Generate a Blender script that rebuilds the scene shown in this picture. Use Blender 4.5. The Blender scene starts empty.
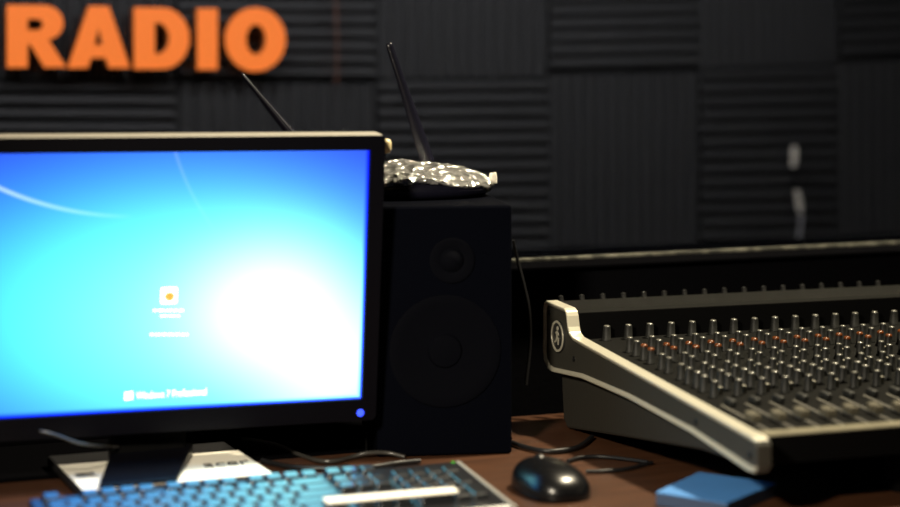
import bpy, bmesh, math, random
from mathutils import Vector, Matrix
random.seed(7)
PI = math.pi
sc = bpy.context.scene
COL = sc.collection
R = math.radians

# ------------------------------------------------------------------ camera facts
F_PX, HOR, CXP = 1915.0, 50.0, 450.0      # focal length in px, horizon row, centre column of a 900x507 frame
EYE = 1.202                                # camera height; the desk top is at 0.74
DESK = 0.74


def at(px, py, d):
    """world point seen at a pixel at depth d"""
    return Vector(((px - CXP) / F_PX * d, d, EYE - (py - HOR) / F_PX * d))


def on_z(px, py, z):
    """world point where a pixel's ray meets the level z"""
    d = (EYE - z) * F_PX / (py - HOR)
    return at(px, py, d)


# ------------------------------------------------------------------ materials
def mat(name, col, rough=0.5, metal=0.0, spec=0.5, emit=None, estr=0.0, noise=0.0, nscale=40, bump=0.0, bscale=200, coat=0.0):
    m = bpy.data.materials.new(name)
    m.use_nodes = True
    nt = m.node_tree
    b = nt.nodes['Principled BSDF']
    b.inputs['Base Color'].default_value = (*col, 1)
    b.inputs['Roughness'].default_value = rough
    b.inputs['Metallic'].default_value = metal
    b.inputs['Specular IOR Level'].default_value = spec
    b.inputs['Coat Weight'].default_value = coat
    b.inputs['Coat Roughness'].default_value = 0.08
    if emit:
        b.inputs['Emission Color'].default_value = (*emit, 1)
        b.inputs['Emission Strength'].default_value = estr
    if noise > 0 or bump > 0:
        tc = nt.nodes.new('ShaderNodeTexCoord')
    if noise > 0:
        n = nt.nodes.new('ShaderNodeTexNoise')
        n.inputs['Scale'].default_value = nscale
        n.inputs['Detail'].default_value = 4
        nt.links.new(tc.outputs['Object'], n.inputs['Vector'])
        mx = nt.nodes.new('ShaderNodeMix')
        mx.data_type = 'RGBA'
        mx.inputs[6].default_value = (*[c * (1 - noise) for c in col], 1)
        mx.inputs[7].default_value = (*[min(1, c * (1 + noise)) for c in col], 1)
        nt.links.new(n.outputs['Fac'], mx.inputs[0])
        nt.links.new(mx.outputs[2], b.inputs['Base Color'])
    if bump > 0:
        n2 = nt.nodes.new('ShaderNodeTexNoise')
        n2.inputs['Scale'].default_value = bscale
        nt.links.new(tc.outputs['Object'], n2.inputs['Vector'])
        bp = nt.nodes.new('ShaderNodeBump')
        bp.inputs['Strength'].default_value = bump
        bp.inputs['Distance'].default_value = 0.002
        nt.links.new(n2.outputs['Fac'], bp.inputs['Height'])
        nt.links.new(bp.outputs['Normal'], b.inputs['Normal'])
    return m


M = {}
M['black_plastic'] = mat('black_plastic', (0.008, 0.008, 0.009), 0.28, noise=0.2)
M['gloss_black'] = mat('gloss_black', (0.002, 0.002, 0.0035), 0.35, spec=0.12)
M['black_cabinet'] = mat('black_cabinet', (0.0010, 0.0013, 0.0030), 0.85, spec=0.02, bump=0.1)
M['woofer'] = mat('woofer', (0.0014, 0.0016, 0.003), 0.8, spec=0.03)
M['antenna'] = mat('antenna', (0.006, 0.006, 0.012), 0.26)
M['white_print'] = mat('white_print', (0.80, 0.77, 0.68), 0.55, noise=0.04)
M['shaded_base'] = mat('shaded_base', (0.014, 0.014, 0.016), 0.5, spec=0.3)
M['ink'] = mat('ink', (0.02, 0.02, 0.022), 0.6, spec=0.2)
M['silver'] = mat('silver', (0.52, 0.495, 0.40), 0.33, 0.35, noise=0.06, nscale=30)
M['lip'] = mat('lip', (0.13, 0.118, 0.080), 0.7, spec=0.15, noise=0.35, nscale=60)
M['chassis'] = mat('chassis', (0.032, 0.030, 0.025), 0.5, 0.3, bump=0.1)
M['panel'] = mat('panel', (0.006, 0.006, 0.0055), 0.8, spec=0.04, noise=0.1)
M['hood'] = mat('hood', (0.0065, 0.0065, 0.0058), 0.75, spec=0.05, bump=0.1)
M['front_black'] = mat('front_black', (0.002, 0.002, 0.0022), 0.8, spec=0.04)
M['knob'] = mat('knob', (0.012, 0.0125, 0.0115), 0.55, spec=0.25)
M['knob_tip_glint'] = mat('knob_tip_glint', (0.11, 0.107, 0.092), 0.22, spec=0.7)  # pale tip colour paints the highlight on each knob
M['orange_cap'] = mat('orange_cap', (0.10, 0.028, 0.007), 0.2, spec=0.7)
M['pale_button'] = mat('pale_button', (0.22, 0.21, 0.17), 0.45)
M['fader'] = mat('fader', (0.075, 0.068, 0.048), 0.7, spec=0.15, noise=0.1)
M['slot'] = mat('slot', (0.10, 0.095, 0.08), 0.5, 0.3)
M['emblem'] = mat('emblem', (0.02, 0.02, 0.02), 0.35)
M['cheek_field'] = mat('cheek_field', (0.045, 0.043, 0.036), 0.42, 0.3, noise=0.05)
M['top_glint'] = mat('top_glint', (0.40, 0.38, 0.33), 0.3)
M['screw'] = mat('screw', (0.03, 0.03, 0.03), 0.35, 0.8)
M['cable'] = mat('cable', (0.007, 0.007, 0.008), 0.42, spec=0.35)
M['lit_cable'] = mat('glint_cable', (0.035, 0.033, 0.03), 0.3, spec=0.6)  # black cable made paler, its glints put into the colour
M['key'] = mat('key', (0.008, 0.009, 0.011), 0.32, spec=0.9, coat=0.5)
M['kb_body'] = mat('kb_body', (0.010, 0.010, 0.012), 0.3)
M['kb_glint'] = mat('kb_glint', (0.20, 0.19, 0.17), 0.35)
M['mouse'] = mat('mouse', (0.003, 0.003, 0.0035), 0.27, spec=0.35)
M['mat'] = mat('shade_black', (0.002, 0.002, 0.0025), 0.95, spec=0.0, bump=0.2, bscale=600)  # black of the sheet that paints shade on the desk
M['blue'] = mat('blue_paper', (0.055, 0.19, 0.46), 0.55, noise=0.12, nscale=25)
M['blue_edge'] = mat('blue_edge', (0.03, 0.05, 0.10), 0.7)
M['paper'] = mat('paper', (0.80, 0.76, 0.66), 0.6, noise=0.05)
M['foam'] = mat('acoustic_foam', (0.050, 0.050, 0.052), 0.95, spec=0.05, noise=0.1, nscale=60)
M['sign_side'] = mat('sign_side', (0.20, 0.06, 0.015), 0.5)
M['sign_face'] = mat('sign_face', (0.20, 0.045, 0.006), 0.5, emit=(1.0, 0.218, 0.033), estr=0.92)
M['dark_wall'] = mat('dark_wall', (0.004, 0.004, 0.005), 0.95, spec=0.0, bump=0.2, bscale=90)
M['ceiling'] = mat('ceiling', (0.10, 0.10, 0.10), 0.9, noise=0.1)
M['carpet'] = mat('carpet', (0.03, 0.028, 0.027), 0.95, noise=0.3, nscale=200)
M['sill'] = mat('sill_black', (0.002, 0.002, 0.0025), 0.9, spec=0.0)
M['cord_grey'] = mat('cord_grey', (0.34, 0.34, 0.37), 0.5)
M['connector'] = mat('connector', (0.92, 0.86, 0.76), 0.3, noise=0.08, nscale=80)
M['line_red'] = mat('line_red', (0.11, 0.045, 0.03), 0.6)
M['plug'] = mat('plug', (0.75, 0.62, 0.36), 0.3)
M['led_blue'] = mat('led_blue', (0.02, 0.05, 0.3), 0.3, emit=(0.03, 0.06, 1.0), estr=2.4)
M['led_green'] = mat('led_green', (0.02, 0.2, 0.02), 0.3, emit=(0.12, 0.7, 0.05), estr=0.35)
M['jack'] = mat('jack', (0.006, 0.006, 0.006), 0.6, spec=0.2)

# aluminium bead with its glitter painted in as pale patches
def bead_mat():
    m = mat('aluminium_bead', (0.2, 0.2, 0.18), 0.35, 0.7)
    nt = m.node_tree; b = nt.nodes['Principled BSDF']
    tc = nt.nodes.new('ShaderNodeTexCoord'); n = nt.nodes.new('ShaderNodeTexNoise')
    n.inputs['Scale'].default_value = 55; n.inputs['Detail'].default_value = 5
    nt.links.new(tc.outputs['Object'], n.inputs['Vector'])
    cr = nt.nodes.new('ShaderNodeValToRGB')
    cr.color_ramp.elements[0].position = 0.42; cr.color_ramp.elements[0].color = (0.08, 0.08, 0.07, 1)
    cr.color_ramp.elements[1].position = 0.62; cr.color_ramp.elements[1].color = (0.26, 0.255, 0.21, 1)
    nt.links.new(n.outputs['Fac'], cr.inputs['Fac']); nt.links.new(cr.outputs['Color'], b.inputs['Base Color'])
    return m
M['bead'] = bead_mat()

# brown wooden desk
def wood_mat():
    m = mat('desk_wood', (0.10, 0.05, 0.025), 0.42)
    nt = m.node_tree; b = nt.nodes['Principled BSDF']
    tc = nt.nodes.new('ShaderNodeTexCoord'); mp = nt.nodes.new('ShaderNodeMapping')
    mp.inputs['Scale'].default_value = (1.5, 14, 14); mp.inputs['Rotation'].default_value = (0, 0, R(-18))
    n = nt.nodes.new('ShaderNodeTexNoise'); n.inputs['Scale'].default_value = 6; n.inputs['Detail'].default_value = 6
    cr = nt.nodes.new('ShaderNodeValToRGB')
    cr.color_ramp.elements[0].color = (0.034, 0.0125, 0.0050, 1); cr.color_ramp.elements[0].position = 0.3
    cr.color_ramp.elements[1].color = (0.064, 0.0245, 0.0098, 1); cr.color_ramp.elements[1].position = 0.7
    nt.links.new(tc.outputs['Object'], mp.inputs['Vector']); nt.links.new(mp.outputs['Vector'], n.inputs['Vector'])
    nt.links.new(n.outputs['Fac'], cr.inputs['Fac']); nt.links.new(cr.outputs['Color'], b.inputs['Base Color'])
    return m
M['wood'] = wood_mat()

# crumpled clear/white plastic wrap on the router
def wrap_mat():
    m = mat('crumpled_wrap', (0.85, 0.84, 0.82), 0.13, 0.85)
    nt = m.node_tree; b = nt.nodes['Principled BSDF']
    tc = nt.nodes.new('ShaderNodeTexCoord'); v = nt.nodes.new('ShaderNodeTexVoronoi')
    v.inputs['Scale'].default_value = 70
    n = nt.nodes.new('ShaderNodeTexNoise'); n.inputs['Scale'].default_value = 45; n.inputs['Detail'].default_value = 5
    nt.links.new(tc.outputs['Object'], v.inputs['Vector']); nt.links.new(tc.outputs['Object'], n.inputs['Vector'])
    ad = nt.nodes.new('ShaderNodeMath'); ad.operation = 'ADD'
    nt.links.new(v.outputs['Distance'], ad.inputs[0]); nt.links.new(n.outputs['Fac'], ad.inputs[1])
    bp = nt.nodes.new('ShaderNodeBump'); bp.inputs['Strength'].default_value = 1.0; bp.inputs['Distance'].default_value = 0.012
    nt.links.new(ad.outputs[0], bp.inputs['Height']); nt.links.new(bp.outputs['Normal'], b.inputs['Normal'])
    return m
M['wrap'] = wrap_mat()

def glass_mat():
    m = bpy.data.materials.new('window_glass'); m.use_nodes = True
    nt = m.node_tree; nt.nodes.clear()
    o = nt.nodes.new('ShaderNodeOutputMaterial'); g = nt.nodes.new('ShaderNodeBsdfGlass')
    g.inputs['IOR'].default_value = 1.5; g.inputs['Roughness'].default_value = 0.0
    g.inputs['Color'].default_value = (1, 1, 1, 1)
    nt.links.new(g.outputs[0], o.inputs['Surface'])
    return m
M['glass'] = glass_mat()

# ------------------------------------------------------------------ mesh helpers
def obj(name, bm, m, parent=None, smooth=None, bevel=0, segs=2):
    me = bpy.data.meshes.new(name)
    bmesh.ops.recalc_face_normals(bm, faces=bm.faces)
    bm.to_mesh(me); bm.free()
    for mm in (m if isinstance(m, (list, tuple)) else [m]):
        me.materials.append(mm)
    o = bpy.data.objects.new(name, me); COL.objects.link(o)
    if parent: o.parent = parent
    if smooth is not None:
        for p in me.polygons: p.use_smooth = True
        if smooth < 180:
            me.set_sharp_from_angle(angle=R(smooth))
    if bevel:
        md = o.modifiers.new('bevel', 'BEVEL'); md.width = bevel; md.segments = segs; md.limit_method = 'ANGLE'; md.angle_limit = R(35)
        md.harden_normals = False
    return o

def tag(o, label, cat, group=None):
    o['label'] = label; o['category'] = cat
    if group: o['group'] = group
    return o

def struct(o):
    o['kind'] = 'structure'
    return o

def empty(name, loc, rz=0.0):
    o = bpy.data.objects.new(name, None); COL.objects.link(o)
    o.location = loc; o.rotation_euler = (0, 0, rz); o.empty_display_size = 0.05
    return o

def mtx(loc, rz): return Matrix.Translation(loc) @ Matrix.Rotation(rz, 4, 'Z')

def box(x0, x1, y0, y1, z0, z1, bm=None, T=None):
    bm = bm or bmesh.new()
    vs = [bm.verts.new(p) for p in [(x0, y0, z0), (x1, y0, z0), (x1, y1, z0), (x0, y1, z0), (x0, y0, z1), (x1, y0, z1), (x1, y1, z1), (x0, y1, z1)]]
    if T:
        for v in vs: v.co = T @ v.co
    for f in [(0, 1, 2, 3), (4, 5, 6, 7), (0, 1, 5, 4), (1, 2, 6, 5), (2, 3, 7, 6), (3, 0, 4, 7)]:
        bm.faces.new([vs[i] for i in f])
    return bm

def prism(poly, x0, x1, bm=None, T=None):
    """polygon in (y, z) extruded along x"""
    bm = bm or bmesh.new()
    A = [bm.verts.new((x0, y, z)) for y, z in poly]; B = [bm.verts.new((x1, y, z)) for y, z in poly]
    n = len(poly)
    bm.faces.new(A); bm.faces.new(B[::-1])
    for i in range(n): bm.faces.new([A[i], A[(i + 1) % n], B[(i + 1) % n], B[i]])
    if T:
        for v in A + B: v.co = T @ v.co
    return bm

def lathe(prof, n=16, bm=None, T=None, sx=1, sy=1):
    """profile of (r, z) turned about z"""
    bm = bm or bmesh.new()
    rings = []
    for r, z in prof:
        if r < 1e-6: rings.append([bm.verts.new((0, 0, z))])
        else: rings.append([bm.verts.new((r * math.cos(2 * PI * k / n) * sx, r * math.sin(2 * PI * k / n) * sy, z)) for k in range(n)])
    for a, b in zip(rings, rings[1:]):
        for k in range(n):
            k2 = (k + 1) % n
            if len(a) == 1 and len(b) == 1: continue
            if len(a) == 1: bm.faces.new([a[0], b[k], b[k2]])
            elif len(b) == 1: bm.faces.new([a[k], a[k2], b[0]])
            else: bm.faces.new([a[k], a[k2], b[k2], b[k]])
    if len(rings[0]) > 1: bm.faces.new(rings[0][::-1])
    if len(rings[-1]) > 1: bm.faces.new(rings[-1])
    if T:
        for ring in rings:
            for v in ring: v.co = T @ v.co
    return bm

def smooth_path(pts, sub=8):
    pts = [Vector(p) for p in pts]
    P = [pts[0] * 2 - pts[1]] + pts + [pts[-1] * 2 - pts[-2]]
    out = []
    for i in range(1, len(P) - 2):
        for k in range(sub):
            t = k / sub
            a, b, c, d = P[i - 1], P[i], P[i + 1], P[i + 2]
            out.append(0.5 * ((2 * b) + (c - a) * t + (2 * a - 5 * b + 4 * c - d) * t * t + (3 * b - a - 3 * c + d) * t ** 3))
    out.append(pts[-1])
    return out

def tube(pts, r, n=8, bm=None, flat=1.0):
    """r: number or list of radii per point"""
    bm = bm or bmesh.new()
    pts = [Vector(p) for p in pts]
    rs = r if isinstance(r, (list, tuple)) else [r] * len(pts)
    rings = []
    side = None
    for i, p in enumerate(pts):
        t = (pts[min(i + 1, len(pts) - 1)] - pts[max(i - 1, 0)]).normalized()
        if side is None:
            ref = Vector((0, 0, 1)) if abs(t.z) < 0.9 else Vector((0, 1, 0))
            side = t.cross(ref).normalized()
        side = (side - t * side.dot(t)).normalized()
        up = side.cross(t).normalized()
        rings.append([bm.verts.new(p + side * (rs[i] * math.cos(2 * PI * k / n)) + up * (rs[i] * flat * math.sin(2 * PI * k / n))) for k in range(n)])
    for a, b in zip(rings, rings[1:]):
        for k in range(n): bm.faces.new([a[k], a[(k + 1) % n], b[(k + 1) % n], b[k]])
    bm.faces.new(rings[0][::-1]); bm.faces.new(rings[-1])
    return bm

def text_bm(s, size, offset=0.0, extrude=0.0003, shear=0.0):
    cu = bpy.data.curves.new('t', 'FONT'); cu.body = s; cu.size = size; cu.offset = offset; cu.extrude = extrude; cu.shear = shear
    cu.align_x = 'CENTER'; cu.align_y = 'CENTER'; cu.resolution_u = 4
    o = bpy.data.objects.new('t', cu); COL.objects.link(o)
    dg = bpy.context.evaluated_depsgraph_get()
    me = bpy.data.meshes.new_from_object(o.evaluated_get(dg))
    bm = bmesh.new(); bm.from_mesh(me)
    bpy.data.objects.remove(o); bpy.data.curves.remove(cu); bpy.data.meshes.remove(me)
    return bm

def outline_bm(loops, extrude, bevel=0.0):
    """filled 2D outline with holes, in xy, thickness +-extrude in z"""
    cu = bpy.data.curves.new('o', 'CURVE'); cu.dimensions = '2D'; cu.fill_mode = 'BOTH'; cu.extrude = extrude
    cu.bevel_depth = bevel; cu.bevel_resolution = 1; cu.offset = -bevel
    for lp in loops:
        sp = cu.splines.new('POLY'); sp.points.add(len(lp) - 1); sp.use_cyclic_u = True
        for q, (x, y) in zip(sp.points, lp): q.co = (x, y, 0, 1)
    o = bpy.data.objects.new('o', cu); COL.objects.link(o)
    dg = bpy.context.evaluated_depsgraph_get()
    me = bpy.data.meshes.new_from_object(o.evaluated_get(dg))
    bm = bmesh.new(); bm.from_mesh(me)
    bmesh.ops.remove_doubles(bm, verts=bm.verts, dist=1e-6)
    bpy.data.objects.remove(o); bpy.data.curves.remove(cu); bpy.data.meshes.remove(me)
    return bm

# ------------------------------------------------------------------ the room
WYAW = R(22.5)
W0 = Vector((-0.126, 2.46, 0))                        # a point under the front pane
WA = Vector((math.cos(WYAW), math.sin(WYAW), 0))      # along the partition
WN = Vector((-math.sin(WYAW), math.cos(WYAW), 0))     # away, into the booth
WT = mtx(W0, WYAW)                                    # local (a, n, z) -> world
SILL = EYE - 0.2835
HEAD = EYE + 0.36
FAR = 0.90                                            # booth wall behind the foam
BOOTH = FAR

def wall_hit(px, py, n):
    """(a, z) on a plane parallel to the partition at distance n"""
    r = at(px, py, 1.0); r0 = Vector((r.x, r.y, 0))
    t = (W0.dot(WN) + n) / r0.dot(WN)
    p = Vector((r.x * t, r.y * t, 0)) - W0
    return p.dot(WA), EYE + (r.z - EYE) * t

L0, L1 = -2.2, 2.6
struct(obj('floor', box(L0 - 0.2, L1 + 0.2, -4.2, 2.2, -0.1, 0.0, T=WT), M['carpet']))
struct(obj('ceiling', box(L0 - 0.2, L1 + 0.2, -4.2, 2.2, 2.6, 2.7, T=WT), M['ceiling']))
bm = box(L0, L1, -0.065, 0.14, 0.0, SILL, T=WT)
box(L0, L1, -0.065, 0.14, HEAD, 2.6, bm, WT)
box(L0, -1.5, -0.065, 0.14, SILL, HEAD, bm, WT)
box(2.0, L1, -0.065, 0.14, SILL, HEAD, bm, WT)
struct(obj('wall_partition', bm, M['dark_wall']))
struct(obj('wall_back', box(L0, L1, FAR, FAR + 0.12, 0, 2.6, T=WT), M['dark_wall']))
struct(obj('wall_left', box(L0 - 0.12, L0, -4.0, FAR + 0.12, 0, 2.6, T=WT), M['dark_wall']))
struct(obj('wall_right', box(L1, L1 + 0.12, -4.0, FAR + 0.12, 0, 2.6, T=WT), M['dark_wall']))
struct(obj('wall_front', box(L0 - 0.12, L1 + 0.12, -4.12, -4.0, 0, 2.6, T=WT), M['dark_wall']))

# double-glazed studio window, both panes leaning away at the top
win = struct(empty('window_1', W0 + Vector((0, 0, SILL)), WYAW))
TILT = R(4.6)
H = (HEAD - SILL - 0.012)
for n0 in (0.0, 0.042):
    bm = box(-1.495, 1.995, -0.003, 0.003, 0.010, H / math.cos(TILT) * 0.985)
    bm.transform(Matrix.Translation((0, n0, 0)) @ Matrix.Rotation(-TILT, 4, 'X'))
    obj('glass_pane', bm, M['glass'], win)
obj('glazing_bead', prism([(-0.012, 0.0005), (-0.004, 0.0005), (-0.004, 0.0055), (-0.006, 0.0070), (-0.012, 0.0055)], -1.495, 1.995), M['bead'], win)
obj('window_sill', box(-1.495, 1.995, -0.085, -0.014, 0.0005, 0.003), M['sill'], win)

# acoustic foam squares on the booth wall
xs = [-40, 175, 375, 547, 697, 836, 985]
seam = [(80, 81), (81, 82), (80, 78), (73, 70), (69, 66), (61, 54)]
def foam(cs, horizontal, label, group):
    """cs: four (a, z) corners bl, br, tr, tl"""
    bl, br, tr, tl = [Vector((c[0], c[1])) for c in cs]
    if horizontal: p0, p1, q0, q1 = tl, bl, tr, br     # ridges run along a, stacked downwards
    else: p0, p1, q0, q1 = bl, br, tl, tr
    N = 13
    prof = []
    for k in range(N):
        for t, dd in ((0.0, 0.025), (0.12, 0.0265), (0.30, 0.033), (0.42, 0.036), (0.58, 0.036), (0.70, 0.033), (0.88, 0.0265)):
            prof.append(((k + t) / N, dd))
    prof.append((1.0, 0.025))
    bm = bmesh.new()
    rows = []
    for e in (0.006, 0.994):
        fr = []
        for t, dd in prof:
            tt = 0.006 + t * 0.988
            c = (p0.lerp(p1, tt)).lerp(q0.lerp(q1, tt), e)
            fr.append(bm.verts.new((c.x, FAR - 0.001 - dd, c.y)))
        bk = []
        for tt in (0.994, 0.006):
            c = (p0.lerp(p1, tt)).lerp(q0.lerp(q1, tt), e)
            bk.append(bm.verts.new((c.x, FAR - 0.001, c.y)))
        rows.append(fr + bk)
    A, B = rows
    n = len(A)
    bm.faces.new(A); bm.faces.new(B[::-1])
    for i in range(n): bm.faces.new([A[i], A[(i + 1) % n], B[(i + 1) % n], B[i]])
    bm.transform(WT)
    o = obj('acoustic_foam_panel', bm, M['foam'])
    tag(o, label, 'foam panel', 'charcoal foam squares on the booth wall')
    # give it an origin of its own
    c = sum((v.co for v in o.data.vertices), Vector()) / len(o.data.vertices)
    o.data.transform(Matrix.Translation(-c)); o.location = c

top_l = ['upright-ribbed charcoal foam square behind the orange letters R, A and D',
         'flat-ribbed charcoal foam square behind the orange letter O',
         'upright-ribbed charcoal foam square behind the tip of the upright router antenna',
         'flat-ribbed charcoal foam square at the top edge, right of the upright antenna',
         'upright-ribbed charcoal foam square at the top edge above the pale connectors of the hanging cable',
         'flat-ribbed charcoal foam square in the top right corner of the photo']
bot_l = ['flat-ribbed charcoal foam square directly below the orange letters R and A',
         'upright-ribbed charcoal foam square crossed by the slanting router antenna',
         'flat-ribbed charcoal foam square behind the router and upright antenna',
         'upright-ribbed charcoal foam square above the left end of the mixing desk',
         'flat-ribbed charcoal foam square with the pale hanging cable in front of it',
         'upright-ribbed charcoal foam square at the right edge, right of the hanging cable']
for i in range(6):
    xa, xb = xs[i], xs[i + 1]
    w = xb - xa
    sl, sr = seam[i]
    h_ = 173 * (0.98 if i < 2 else w / 173 if i < 3 else (w / 160))
    hit = lambda x, y: wall_hit(x, y, FAR - 0.025)
    hL, hR = (172, 172)
    foam([hit(xa, sl), hit(xb, sr), hit(xb, sr - hR), hit(xa, sl - hL)], i % 2 == 1, top_l[i], None)
    foam([hit(xa, sl + hL + 4), hit(xb, sr + hR + 4), hit(xb, sr + 0.5), hit(xa, sl + 0.5)], i % 2 == 0, bot_l[i], None)

# ------------------------------------------------------------------ RADIO sign letters
def arc(cx, cy, rx, ry, a0, a1, n=14):
    return [(cx + rx * math.cos(R(a0 + (a1 - a0) * k / n)), cy + ry * math.sin(R(a0 + (a1 - a0) * k / n))) for k in range(n + 1)]
# glyphs in a unit box, x right, y up
GL = {
    'R': [[(0, 0), (0, 1)] + [(0.55, 1)] + arc(0.62, 0.715, 0.33, 0.285, 90, -52) + [(0.70, 0.44), (1.0, 0.0), (0.63, 0.0), (0.40, 0.36), (0.345, 0.385), (0.345, 0)],
          [(0.345, 0.60), (0.345, 0.775)] + [(0.52, 0.775)] + arc(0.52, 0.6875, 0.085, 0.0875, 90, -90, 8)],
    'A': [[(0, 0), (0.34, 1), (0.66, 1), (1.0, 0), (0.665, 0), (0.61, 0.165), (0.375, 0.165), (0.32, 0)],
          [(0.425, 0.375), (0.565, 0.375), (0.495, 0.66)]],
    'D': [[(0, 0), (0, 1), (0.50, 1)] + arc(0.50, 0.5, 0.50, 0.5, 90, -90, 20),
          [(0.37, 0.245), (0.37, 0.755)] + arc(0.42, 0.5, 0.21, 0.255, 90, -90, 12)],
    'I': [[(0, 0), (0, 1), (1, 1), (1, 0)]],
    'O': [arc(0.5, 0.5, 0.5, 0.5, 0, 352, 40), arc(0.505, 0.5, 0.165, 0.235, 0, 350, 26)],
}
LET = [('R', 5, 67, 4, 69), ('A', 65.5, 130.5, 5, 69.5), ('D', 132, 190, 6.5, 70.5), ('I', 195, 218, 7.5, 71), ('O', 223, 286, 6.5, 73)]
for ch, xa, xb, yt, yb in LET:
    xa += 1.3; xb -= 1.5; yt += 1.3; yb -= 1.3
    nn = FAR - 0.075
    a0, z1 = wall_hit(xa, yt, nn); a1, _ = wall_hit(xb, yt, nn); _, z0 = wall_hit((xa + xb) / 2, yb, nn); _, z1 = wall_hit((xa + xb) / 2, yt, nn)
    w, h = a1 - a0, z1 - z0
    root = empty('sign_letter', WT @ Vector(((a0 + a1) / 2, nn, z0)), WYAW)
    tag(root, f'glowing orange block letter {ch} of the sign on the dark foam wall', 'sign letter', 'orange letters of the wall sign')
    loops = [[((x - 0.5) * w, y * h) for x, y in lp] for lp in GL[ch]]
    bm = outline_bm(loops, 0.013)
    bm.transform(Matrix.Translation((0, 0.013, 0)) @ Matrix.Rotation(R(90), 4, 'X'))
    obj('letter_body', bm, M['sign_side'], root)
    bm = outline_bm(loops, 0.0015)
    bm.transform(Matrix.Translation((0, -0.0018, 0)) @ Matrix.Rotation(R(90), 4, 'X'))
    obj('letter_face', bm, M['sign_face'], root)
    # stand-off pins into the foam
    bm = bmesh.new()
    px_ = {'R': (0.15, 0.85), 'A': (0.5, 0.92), 'D': (0.15, 0.5), 'I': (0.5, 0.5), 'O': (0.17, 0.5)}[ch]
    cyl = Matrix.Translation(((px_[0] - 0.5) * w, 0.024, px_[1] * h)) @ Matrix.Rotation(R(-90), 4, 'X')
    lathe([(0.004, 0), (0.004, 0.0095)], 8, bm, cyl)
    obj('mounting_pin', bm, M['screw'], root)

# thin red line and cable in front of the booth wall
def wpt(px, py, n): 
    a, z = wall_hit(px, py, n)
    return WT @ Vector((a, n, z))
root = empty('hanging_cable', wpt(797, 248, FAR - 0.07))
tag(root, 'thin grey cable with pale connectors hanging before the foam at right', 'cable')
off = -Vector(root.location)
def rel(p): return Vector(p) - Vector(root.location)
bm = tube(smooth_path([rel(wpt(x, y, FAR - 0.07)) for x, y in [(797, 190), (799, 202), (800, 215), (798, 235), (796, 262)]]), 0.0034)
obj('cord', bm, M['cord_grey'], root, smooth=60)
bm = tube(smooth_path([rel(wpt(x, y, FAR - 0.07)) for x, y in [(793, 150), (792, 162), (793.5, 176), (797, 191)]]), 0.0032)
obj('cord', bm, M['cable'], root, smooth=60)
bm = tube([rel(wpt(x, y, FAR - 0.07)) for x, y in [(792.5, 146), (793, 150), (793, 160), (791.5, 167)]], [0.0035, 0.0066, 0.0062, 0.0045], 12)
obj('connector', bm, M['connector'], root, smooth=60)
bm = tube([rel(wpt(x, y, FAR - 0.07)) for x, y in [(795, 190), (796.5, 196), (798.5, 206), (799, 213)]], [0.0036, 0.0058, 0.0066, 0.004], 12)
obj('connector', bm, M['connector'], root, smooth=60)
bm = tube(smooth_path([wpt(x, y, FAR - 0.06) for x, y in [(334, -40), (335, 0), (336, 40), (336, 84)]]), 0.0028)
tag(obj('cable', bm, M['line_red'], smooth=60), 'thin reddish brown upright line against the foam right of the letter O', 'cord')  # thin upright tube in reddish brown

# ------------------------------------------------------------------ desk
DT = mtx(Vector((0.15, 1.95, 0)), R(20))
root = empty('studio_desk', DT.translation, R(20))
tag(root, 'long brown wooden desk under the monitor, keyboard and mixing desk', 'desk')
bm = box(-1.15, 1.25, -0.55, 0.462, DESK - 0.035, DESK)
obj('desktop', bm, M['wood'], root, bevel=0.003)
for x in (-1.08, 1.18):
    for y in (-0.48, 0.40):
        obj('leg', box(x - 0.03, x + 0.03, y - 0.03, y + 0.03, 0.0, DESK - 0.035), M['black_plastic'], root, bevel=0.003)
obj('back_panel', box(-1.0, 1.1, 0.42, 0.438, 0.25, DESK - 0.036), M['black_cabinet'], root)

# ------------------------------------------------------------------ mixing desk
MY = R(19.5)
d0 = 1.86
P0 = Vector(((757 - CXP) / F_PX * d0, d0, DESK))
mixer = empty('mixing_console', P0, MY)
tag(mixer, 'large silver edged audio mixing console with rows of tall knobs', 'mixing desk')
MW = 0.80
zt = lambda s: 0.083 + 0.0777 * s           # top of the side rails
zp = lambda s: 0.0755 + 0.0777 * s          # control surface
SL = math.atan(0.0777)
# chassis
poly = [(0.500, 0.0008), (0.512, 0.010), (0.520, 0.075), (0.548, 0.085), (0.548, 0.112), (0.05, 0.0725), (0.035, 0.0715), (0.035, 0.056), (0.038, 0.0485), (0.144, 0.0445), (0.338, 0.021)]
obj('chassis', prism(poly, 0.012, MW - 0.012), M['chassis'], mixer, bevel=0.003)
obj('control_panel', prism([(0.050, zp(0.050)), (0.050, zp(0.050) - 0.006), (0.474, zp(0.474) - 0.006), (0.474, zp(0.474))], 0.0165, MW - 0.0165), M['panel'], mixer)
obj('rear_hood', prism([(0.4745, 0.108), (0.4745, 0.1445), (0.478, 0.1475), (0.545, 0.150), (0.5485, 0.146), (0.5485, 0.108)], 0.0165, MW - 0.0165), M['hood'], mixer)
obj('hood_face', box(0.0175, MW - 0.0175, 0.4732, 0.4742, 0.1125, 0.1438), M['front_black'], mixer)
obj('front_lip', prism([(0.034, 0.0730), (0.034, 0.0790), (0.037, 0.0806), (0.047, 0.0814), (0.050, 0.0800), (0.050, 0.0770)], 0.0168, MW - 0.0168), M['lip'], mixer, bevel=0.0012)
obj('front_face', prism([(0.0345, 0.0778), (0.0325, 0.0778), (0.0325, 0.0505), (0.0345, 0.0500)], 0.0168, MW - 0.0168), M['front_black'], mixer)
# feet under the raised front
for u_ in (0.22, 0.58):
    obj('foot', lathe([(0.018, 0.0005), (0.020, 0.004), (0.020, 0.0480), (0.016, 0.0495)], 20, T=Matrix.Translation((u_, 0.085, 0))), M['front_black'], mixer, smooth=40)
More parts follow.
